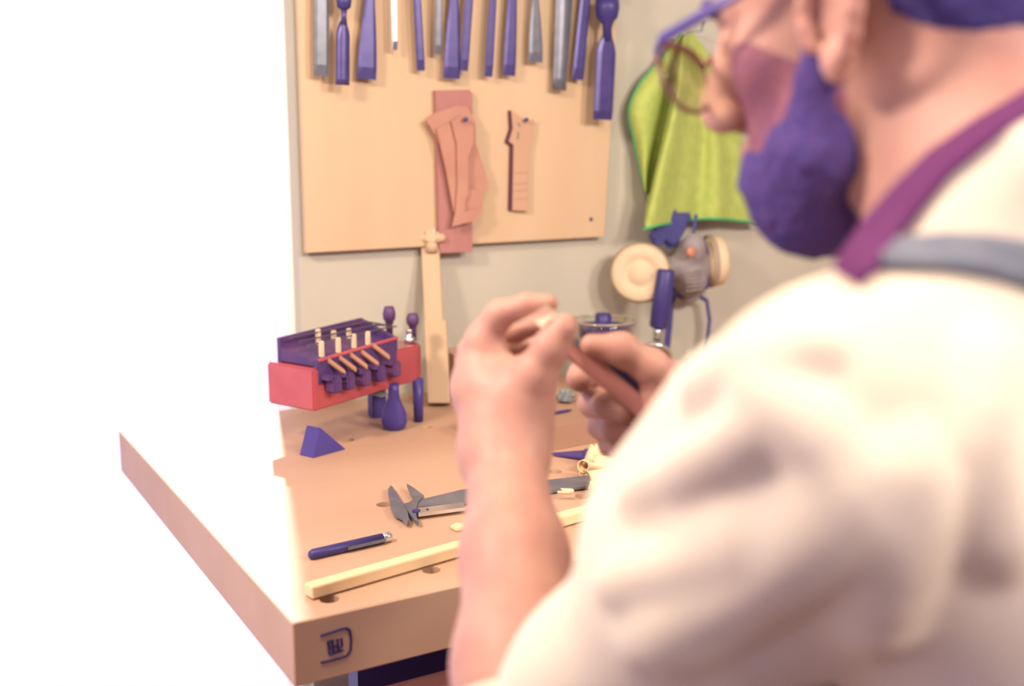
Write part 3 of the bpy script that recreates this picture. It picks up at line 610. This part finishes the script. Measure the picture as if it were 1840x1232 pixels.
def curl(label, px, py, z, axis, r, w, turns, tw=0.0, seed=0):
    rnd = random.Random(seed); c = onz(px, py, z); a = unit(axis); e = unit(np.cross(a, (0.3, 0.2, 1))); g_ = np.cross(a, e)
    rows = []; n = int(16 * turns)
    for i in range(n + 1):
        t = 2 * math.pi * turns * i / n; rr = r * (1 - .38 * i / n)
        base = c + (e * math.cos(t) + g_ * math.sin(t)) * rr + a * tw * i / n
        rows.append([base - a * w * (.5 + .08 * math.sin(t * 1.7)), base, base + a * w * (.5 + .08 * math.cos(t * 2.1))])
    o = MB().grid(rows).build('wood_shaving', M_shave, None, True, solid=.0009)
    return tag(o, label, 'wood shaving', 'wood shavings beside the sleeve')
curl('large open curl of pale shaving lying on the spruce strip side of the heap', 1082, 862, BZ + .018, unit(RT + .1 * Z3), .018, .034, 1.4, 0, 1)
curl('tight pale shaving on top of the heap by the fingers', 1076, 832, BZ + .026, unit(RT - .4 * FW), .013, .022, 2.0, .01, 2)
curl('upright shaving curl at the back of the heap', 1064, 822, BZ + .014, unit(Z3 + .4 * RT), .012, .024, 1.7, .01, 3)
curl('ragged shaving at the window side of the heap', 1050, 836, BZ + .010, unit(FW + .5 * RT), .010, .018, 1.5, .01, 4)
curl('loose shaving curl half hidden by the sleeve', 1100, 830, BZ + .02, unit(RT + .3 * FW), .015, .03, 1.6, .01, 5)
curl('small shaving ring between the heap and the dog hole', 1070, 888, BZ + .008, unit(RT + .4 * FW), .0075, .012, 1.5, .004, 6)
curl('tiny shaving flake on the caliper beam side', 1014, 882, BZ + .013, unit(RT - .3 * FW), .0045, .016, 1.2, .006, 7)
curl('small shaving at the foot of the blade', 1048, 850, BZ + .006, unit(FW), .006, .01, 1.4, .003, 8)
p = onz(824, 950)
tag(MB().prism([p + (0, 0, .0005) + np.array(q) for q in [(-.008, -.010, 0), (.006, -.009, 0), (.010, .004, 0), (.002, .012, 0), (-.009, .006, 0)]], (0, 0, .004)).build('wood_chip', M_shave, None, bevel=.001), 'pale wood chip on the bench beside the forearm', 'wood chip')

# ================================================================== the person
PR = V3((0.60, 0.22, 0.0))
person = thing('person', 'bearded person in glasses and a cream shirt bending over the bench and whittling', 'person', tuple(PR))
HB = np.array([[-0.3293501582697811, 0.9148052569481254, -0.23379438639057282], [-0.9429885785593027, -0.33126151137154963, 0.032223466457581014], [-0.04796888527343851, 0.2310782398753959, 0.9717519401069971]])
HO = V3([0.5570902466852806, 0.5063053514350907, 1.4573339725023369])
def Hd(f, l, u): return HO + HB[0] * f + HB[1] * l + HB[2] * u
NB = V3((.560, .395, 1.30))                                   # neck base
SL = at(1520, 800, .52); SR = 2 * (NB - (0, 0, .06)) - SL; SR[2] = SL[2]
EL = at(962, 1385, .69); WL = at(906, 812, .885)
WR = at(1208, 720, .985); ER = at(1480, 1010, .93)
HIP = V3((.62, .20, .95)); CH = V3((.58, .33, 1.13)); WA = V3((.60, .25, 1.0))
lh = unit((HB[1][0], HB[1][1], 0)); fh = unit((HB[0][0], HB[0][1], 0))

lo = np.min([SL, SR, EL, WL, WR, ER, HIP, HO], 0) - (.14, .14, .14); hi = np.max([SL, SR, EL, WL, WR, ER, HIP, HO], 0) + (.12, .14, .15)
B = Field(lo, hi, .0021)
# head
B.ell(Hd(-.012, 0, .035), HB, (.100, .076, .086), .02); B.ell(Hd(.028, 0, -.030), HB, (.064, .057, .088), .03)
B.ell(Hd(.032, 0, -.078), HB, (.056, .054, .040), .02); B.cap(Hd(.078, -.008, -.1), Hd(.078, .008, -.1), .018, .018, .02)
for s in (-1, 1):
    B.ell(Hd(.056, .040 * s, -.022), HB, (.021, .019, .020), .02); B.cap(Hd(.01, .058 * s, -.055), Hd(.06, .034 * s, -.098), .016, .015, .02)
B.chain([Hd(.072, -.040, .018), Hd(.085, -.016, .020), Hd(.085, .016, .020), Hd(.072, .040, .018)], [.010, .012, .012, .010], .012)
for s in (-1, 1): B.ell(Hd(.098, .032 * s, .002), HB, (.014, .016, .011), .01, sub=True); B.ell(Hd(.079, .032 * s, .001), HB, (.0125, .013, .012), .002)
B.cap(Hd(.092, 0, .020), Hd(.115, 0, -.030), .0115, .0150, .012); B.ell(Hd(.117, 0, -.037), HB, (.0125, .0155, .0130), .008)
for s in (-1, 1): B.ell(Hd(.105, .0135 * s, -.043), HB, (.0125, .0095, .0105), .006); B.ell(Hd(.105, .008 * s, -.0535), HB, (.005, .004, .004), .003, sub=True)
B.cap(Hd(.090, -.02, -.069), Hd(.090, .02, -.069), .007, .007, .008); B.cap(Hd(.088, -.018, -.080), Hd(.088, .018, -.080), .007, .007, .008)
# ears
for s in (-1, 1):
    e0 = lambda a, l: Hd(-.009 + .0185 * math.cos(a) - .005 * math.sin(a), l * s, -.010 + .034 * math.sin(a))
    B.ell(Hd(-.006, .079 * s, -.014), (HB[0] * .9 + HB[1] * .4 * -s, HB[1] * .9 + HB[0] * .4 * s, HB[2]), (.016, .0055, .028), .006)
    pts = [e0(a, .080 + .016 * max(0, -math.cos(a)) + .003) for a in np.linspace(-.6, math.pi * 1.45, 15)]
    B.chain(pts, [.0048] * 15, .004); B.ell(Hd(-.004, .082 * s, -.042), HB, (.0095, .007, .012), .007)
    B.ell(Hd(.0, .086 * s, -.010), HB, (.007, .006, .012), .005, sub=True)
# neck and trunk
B.cap(Hd(-.030, 0, -.055), NB, .055, .062, .03); B.cap(Hd(-.045, 0, -.02), NB - fh * .03, .045, .055, .03)
B.cap(NB, CH, .075, .12, .05); B.cap(CH, WA, .125, .12, .05); B.cap(WA, HIP, .12, .13, .05)
B.cap(NB - (0, 0, .03), SL, .055, .045, .04); B.cap(NB - (0, 0, .03), SR, .055, .045, .04)
# arms
for S_, E_, W_ in ((SL, EL, WL), (SR, ER, WR)):
    B.cap(S_, E_, .046, .039, .03)
M1 = EL + (WL - EL) * .28
B.chain([EL, M1, EL + (WL - EL) * .62, WL], [.043, .046, .0365, .0285], .02)
B.ell(WL, (RT, UP, FW), (.029, .03, .024), .02)
B.chain([ER, ER + (WR - ER) * .3, WR], [.038, .041, .029], .02)
# left hand
D = lambda px, py, d: at(px, py, d)
B.cap(WL, D(880, 705, .90), .028, .028, .02); B.cap(WL, D(930, 720, .885), .027, .026, .02)
B.cap(D(868, 690, .915), D(872, 618, .905), .025, .017, .02); B.cap(D(872, 690, .935), D(856, 634, .94), .018, .0145, .02)
B.cap(D(928, 745, .89), D(948, 684, .880), .027, .0195, .015)
def finger(pts, rs, k=.005): B.chain([D(*p) for p in pts], rs, k)
finger([(866, 612, .905), (898, 565, .897), (946, 549, .888), (985, 546, .884)], [.0140, .0112, .0094, .0078], .005)
finger([(850, 630, .930), (878, 588, .935), (925, 596, .930), (962, 586, .922)], [.013, .011, .0095, .0078], .005)
finger([(842, 650, .950), (868, 612, .968), (930, 625, .965), (972, 615, .955)], [.012, .0105, .0092, .0075], .005)
finger([(862, 684, .960), (884, 650, .982), (950, 662, .975), (996, 656, .965)], [.011, .0095, .0085, .007], .005)
finger([(938, 738, .884), (962, 672, .870), (990, 624, .862), (1014, 588, .858)], [.022, .0158, .0132, .0104], .008)
B.ell(D(1020, 592, .857), (RT, UP, FW), (.006, .010, .009), .004)
B.ell(D(974, 695, .868), (RT, UP, FW), (.0035, .0035, .002), .003)
# right hand : thumb along the top of the knife, fingers wrapped below
B.cap(WR, D(1200, 712, 1.01), .029, .027, .02); B.cap(D(1198, 705, 1.0), D(1182, 775, 1.035), .023, .021, .02); B.cap(D(1188, 715, 1.045), D(1142, 722, 1.07), .024, .017, .02); B.cap(D(1182, 775, 1.045), D(1150, 780, 1.065), .020, .015, .02)
finger([(1216, 715, .980), (1172, 662, .966), (1116, 628, .960), (1062, 620, .957)], [.024, .0155, .0140, .0096], .008)
finger([(1140, 690, 1.06), (1088, 668, 1.07), (1046, 672, 1.04), (1043, 679, 1.005)], [.013, .0118, .0125, .0128], .003)
finger([(1145, 720, 1.065), (1090, 716, 1.065), (1064, 724, 1.03), (1088, 728, .998), (1122, 742, .985)], [.013, .0128, .0132, .0118, .0098], .003)
finger([(1150, 752, 1.06), (1098, 752, 1.06), (1080, 764, 1.028), (1102, 772, .998), (1132, 782, .990)], [.013, .0122, .0128, .0115, .0098], .003)
finger([(1155, 786, 1.055), (1114, 788, 1.055), (1098, 797, 1.028), (1116, 804, 1.002), (1138, 810, .996)], [.0122, .0112, .0118, .0104, .009], .003)
body_obj = B.mesh('body', M_skin, person)
# thumb nail
tn = MB(); c_ = D(1027, 586, .853); tn.lathe(c_, unit(RT * .9 + UP * .25 - FW * .3), [(.0065, -.002), (.0062, 0), (.004, .0012), (0, .0016)], 16); tn.build('thumb_nail', M_nail, person, True)

# beard, hair, brows
F2 = Field(HO - .17, HO + .17, .0024)
F2.cap(Hd(.068, -.012, -.106), Hd(.068, .012, -.106), .026, .026, .02)
for s in (-1, 1):
    F2.chain([Hd(.010, .0655 * s, -.012), Hd(.014, .062 * s, -.048), Hd(.026, .054 * s, -.085), Hd(.056, .028 * s, -.110)], [.008, .0135, .021, .028], .02)
    F2.cap(Hd(.094, .008 * s, -.066), Hd(.078, .034 * s, -.088), .008, .013, .012); F2.cap(Hd(.046, .044 * s, -.076), Hd(.066, .03 * s, -.098), .017, .018, .02)
F2.ell(Hd(.048, 0, -.120), HB, (.038, .040, .026), .02)
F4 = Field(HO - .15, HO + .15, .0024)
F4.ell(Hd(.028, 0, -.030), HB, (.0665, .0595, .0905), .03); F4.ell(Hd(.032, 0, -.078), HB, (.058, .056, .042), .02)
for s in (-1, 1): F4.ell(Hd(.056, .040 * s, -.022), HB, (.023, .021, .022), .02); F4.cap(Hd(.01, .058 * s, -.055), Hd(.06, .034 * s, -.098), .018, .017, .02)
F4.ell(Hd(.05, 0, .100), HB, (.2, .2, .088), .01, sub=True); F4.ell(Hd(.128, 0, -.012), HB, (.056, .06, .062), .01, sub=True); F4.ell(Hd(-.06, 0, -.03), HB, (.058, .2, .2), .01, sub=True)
F4.mesh('shaded_cheek_stubble', mat('shaded_cheek_stubble', rgb(176, 116, 126, .62), rgb(148, 96, 124, .62), .85, 120, bump=.5, bscale=400, spec=.15), person)  # thin shell, its purple tone paints the cheek's shade along with stubble
bd_ = F2.mesh('beard', M_beard, person)
F3 = Field(HO - .17, HO + .17, .003)
F3.ell(Hd(-.018, 0, .045), HB, (.105, .081, .088), .01); F3.ell(Hd(-.058, 0, -.01), HB, (.058, .066, .06), .02)
F3.ell(Hd(.080, 0, -.01), HB, (.085, .12, .085), .02, sub=True); F3.ell(Hd(.0, .09, -.02), HB, (.032, .04, .04), .01, sub=True); F3.ell(Hd(.0, -.09, -.02), HB, (.032, .04, .04), .01, sub=True)
hr_ = F3.mesh('hair', M_hair, person)
for o_ in (bd_, hr_):
    tx_ = bpy.data.textures.new('tufts', 'CLOUDS'); tx_.noise_scale = 0.010; tx_.noise_depth = 3
    md = o_.modifiers.new('tufts', 'DISPLACE'); md.texture = tx_; md.strength = 0.005; md.mid_level = 0.55; md.texture_coords = 'LOCAL'
for s in (-1, 1): MB().tube([Hd(.088, .052 * s, .020), Hd(.097, .034 * s, .028), Hd(.098, .014 * s, .022)], [.003, .005, .004], 8).build('eyebrow', M_beard, person, True)

# shirt with folds
lo2 = np.min([SL, SR, EL, ER, HIP], 0) - (.16, .16, .12); hi2 = np.max([SL, SR, EL, ER, NB], 0) + (.14, .14, .10)
from mathutils.bvhtree import BVHTree
def shirt_volume(vox):
    S = Field(lo2, hi2, vox)
    S.cap(NB - (0, 0, .035) - fh * .005, CH - fh * .01, .088, .155, .05); S.cap(CH - fh * .01, WA, .158, .150, .05); S.cap(WA, HIP, .150, .158, .05)
    S.cap(NB - (0, 0, .06) - fh * .02, SL, .062, .058, .03); S.cap(NB - (0, 0, .045) - fh * .02, SR, .066, .062, .04)
    for S_, E_ in ((SL, EL), (SR, ER)):
        S.chain([S_, S_ + (E_ - S_) * .35, S_ + (E_ - S_) * .7, E_], [.060, .060, .055, .050], .03)
    S.cap(SL, CH + lh * .04, .060, .11, .05)
    S.chain([at(1930, 250, .57), at(1800, 325, .56), at(1705, 410, .565), at(1625, 495, .585), at(1545, 545, .61)], [.022] * 5, .02)
    S.cap(at(1800, 400, .58), SL, .035, .05, .04)
    # puff of the near sleeve and its long folds
    S.cap(at(1330, 760, .58), at(1200, 930, .62), .042, .044, .03)
    return S
tmp = shirt_volume(.007).mesh('tmp_shirt', M_shirt); bpy.context.view_layer.update()
bvh0 = BVHTree.FromObject(tmp, bpy.context.evaluated_depsgraph_get()); bpy.data.objects.remove(tmp)
S = shirt_volume(.003)
def fold(px, r, k=.016):          # a soft ridge of cloth lying on the shirt surface
    P = []
    for x, y in resample(px, 9):
        h = bvh0.ray_cast(Vector(CAM), Vector(unit(ray(x, y))))
        if h[0] is not None: P.append(V3(h[0]) - V3(h[1]) * r * .35)
    if len(P) > 2: S.chain(P, [r * .45] + [r] * (len(P) - 2) + [r * .45], k)
fold([(1335, 680), (1400, 730), (1480, 800), (1565, 895)], .009)
fold([(1150, 1160), (1320, 1075), (1450, 985), (1610, 880)], .012, .022)
fold([(1130, 890), (1250, 830), (1370, 770)], .006)
fold([(1090, 1050), (1230, 1015), (1360, 960)], .007)
fold([(1650, 820), (1625, 970), (1560, 1160)], .008, .02)
fold([(1790, 620), (1770, 800), (1805, 1000)], .007, .02)
fold([(1240, 700), (1350, 650), (1480, 620)], .006)
# cuff and collar of the shirt
ax_e = unit(EL - SL)
shirt = S.mesh('shirt', M_shirt, person)
bpy.context.view_layer.update()
cu = unit(WL - EL); ca = EL + cu * .02
e1 = unit(np.cross(cu, FW)); e2_ = np.cross(cu, e1)
MB().tube([ca + (e1 * math.cos(t) + e2_ * math.sin(t)) * .052 for t in np.linspace(0, 2 * math.pi, 36, endpoint=False)], [(.008, .02)] * 36, 10, closed=True).build('sleeve_cuff', M_shirt, person, True)
# dark plum band round the neck
# apron strap lying over the shoulder (follows the shirt surface)
from mathutils.bvhtree import BVHTree
bvh = BVHTree.FromObject(shirt, bpy.context.evaluated_depsgraph_get()); poff = V3(parent_loc(person))
def on_shirt(px, py):
    h = bvh.ray_cast(Vector(CAM - poff), Vector(unit(ray(px, py))))
    return None if h[0] is None else (V3(h[0]) + poff, V3(h[1]))
bvh_b = BVHTree.FromObject(body_obj, bpy.context.evaluated_depsgraph_get())
def on_neck(px, py):
    hs = [h for h in (t.ray_cast(Vector(CAM - poff), Vector(unit(ray(px, py)))) for t in (bvh, bvh_b)) if h[0] is not None]
    if not hs: return None
    h = min(hs, key=lambda q: q[3]); return V3(h[0]) + poff, V3(h[1])
rowsC = []
for (x, y), (x2, y2) in [((1930, 118), (1950, 150)), ((1850, 166), (1872, 200)), ((1760, 222), (1788, 256)), ((1680, 282), (1712, 318)), ((1615, 345), (1655, 385)), ((1565, 402), (1612, 442)), ((1530, 452), (1580, 490)), ((1500, 490), (1545, 520))]:
    r_ = []
    for k in range(5):
        h = on_neck(x + (x2 - x) * k / 4, y + (y2 - y) * k / 4)
        if h: r_.append(h[0] + h[1] * .003)
    if len(r_) == 5: rowsC.append(r_)
if len(rowsC) > 1: MB().grid(rowsC).build('neck_band', M_neckband, person, True, solid=.004)
rowsA = []
for x, ya, yb2 in [(1585, 452, 492), (1640, 440, 492), (1700, 430, 494), (1770, 430, 504), (1840, 438, 522), (1910, 452, 545)]:
    r_ = []
    for k in range(5):
        h = on_shirt(x, ya + (yb2 - ya) * k / 4)
        if h: r_.append(h[0] + h[1] * .004)
    if len(r_) == 5: rowsA.append(r_)
if len(rowsA) > 1: MB().grid(rowsA).build('apron_strap', M_apron, person, True, solid=.004)
# trousers and shoes (below the frame)
T = Field(HIP - (.26, .26, .90), HIP + (.26, .2, .08), .008)
T.cap(HIP + (0, 0, .0), HIP - (0, 0, .06), .165, .165, .05)
for s in (-1, 1):
    hp = HIP + lh * .09 * s - (0, 0, .08); kn = HIP + lh * .11 * s + fh * .03 - (0, 0, .48); fo = HIP + lh * .12 * s - (0, 0, .84)
    T.chain([hp, kn, fo], [.095, .075, .065], .03)
T.mesh('trousers', M_trouser, person)
for s in (-1, 1):
    fo = HIP + lh * .12 * s; fo[2] = .045
    Sx = Field(fo - .16 * np.array([1, 1, .3]) - (.05, .05, 0), fo + (.22, .24, .12), .006); Sx.cap(fo - fh * .05, fo + fh * .13 - (0, 0, .008), .045, .036, .02); Sx.mesh('shoe', M_indigo, person)

# glasses resting on the nose
gl = thing('eyeglasses', 'dark-browed eyeglasses sitting low on the nose of the bearded person', 'glasses', tuple(Hd(.11, 0, 0)))
def lens_pts(s, n=36):
    P = []
    for i in range(n):
        a = 2 * math.pi * i / n; x = math.copysign(abs(math.cos(a)) ** .75, math.cos(a)); y = math.copysign(abs(math.sin(a)) ** .8, math.sin(a))
        l = .039 + .031 * x * (1 + .10 * y); u = -.014 + .023 * y
        P.append(Hd(.1215 - .06 * max(0, l - .03) - .02 * l + .12 * (u + .014), l * s, u))
    return P
for s in (1, -1):
    P = lens_pts(s); MB().tube(P, .0017, 8, closed=True).build('rim', M_frame2, gl, True)
    top_ = P[1:17]; MB().tube(top_, [.002] + [.0026] * 14 + [.002], 8).build('brow_bar', M_frame2, gl, True)
    c_ = np.mean(P, 0); lm = MB(); lm.add([c_] + P, [(0, i + 1, (i + 1) % 36 + 1) for i in range(36)]); lm.build('lens', G_lens, gl, True, solid=.0016)
    h_ = P[3]; pe_ = Hd(.110, .076 * s, .006)
    MB().tube([h_, pe_, Hd(.06, .0785 * s, .014), Hd(.0, .083 * s, .024), Hd(-.022, .083 * s, -.004)], [(.0045, .0022)] + [(.0045, .002)] * 3 + [(.003, .002)], 8, flat=HB[2]).build('temple_arm', M_frame, gl, True)
MB().tube([lens_pts(1)[16], Hd(.120, 0, .003), lens_pts(-1)[16]], .002, 8).build('bridge', M_frame2, gl, True)

# knife and the piece being carved
k0, k1 = at(1012, 612, .966), at(1158, 738, .972); kd = unit(k1 - k0)
kw = unit(np.cross(kd, FW)); kt = unit(np.cross(kd, kw))
kn = thing('carving_knife', 'wooden-handled carving knife gripped between thumb and fingers', 'knife', tuple((k0 + k1) / 2))
Lk = np.linalg.norm(k1 - k0)
MB().box(k0 + kd * Lk * .5, kd, kw, kt, Lk, .0175, .010).build('handle', M_knife, kn, bevel=.0018)
up_s = -1 if (kw @ UP) < 0 else 1
MB().box(k0 + kd * Lk * .58 + kw * up_s * .0155 + FW * .006, kd, kw, kt, Lk * .8, .0125, .008).build('thumb_gap_shade', M_indigo, kn, bevel=.001)  # dark bar stands in for the shade between thumb and handle
MB().box(k0 + kd * .012 + kw * up_s * .0065 - FW * .0055, kd, kw, kt, .030, .006, .004).build('ferrule', M_steel2, kn, bevel=.001)
MB().prism([k0 + kw * .008, k0 - kw * .008, k0 - kd * .028 - kw * .003, k0 - kd * .034 + kw * .006], FW * .0018).build('blade', M_steel2, kn)
pc = thing('carved_piece', 'small pale wedge of wood pinched between finger and thumb', 'wood piece', tuple(at(975, 568, .882)))
A_ = [at(922, 581, .885), at(956, 566, .874), at(982, 546, .868), at(1003, 562, .868), at(974, 590, .870), at(960, 577, .874)]
MB().prism(A_, FW * .007).build('wedge', M_chip, pc, bevel=.0006)
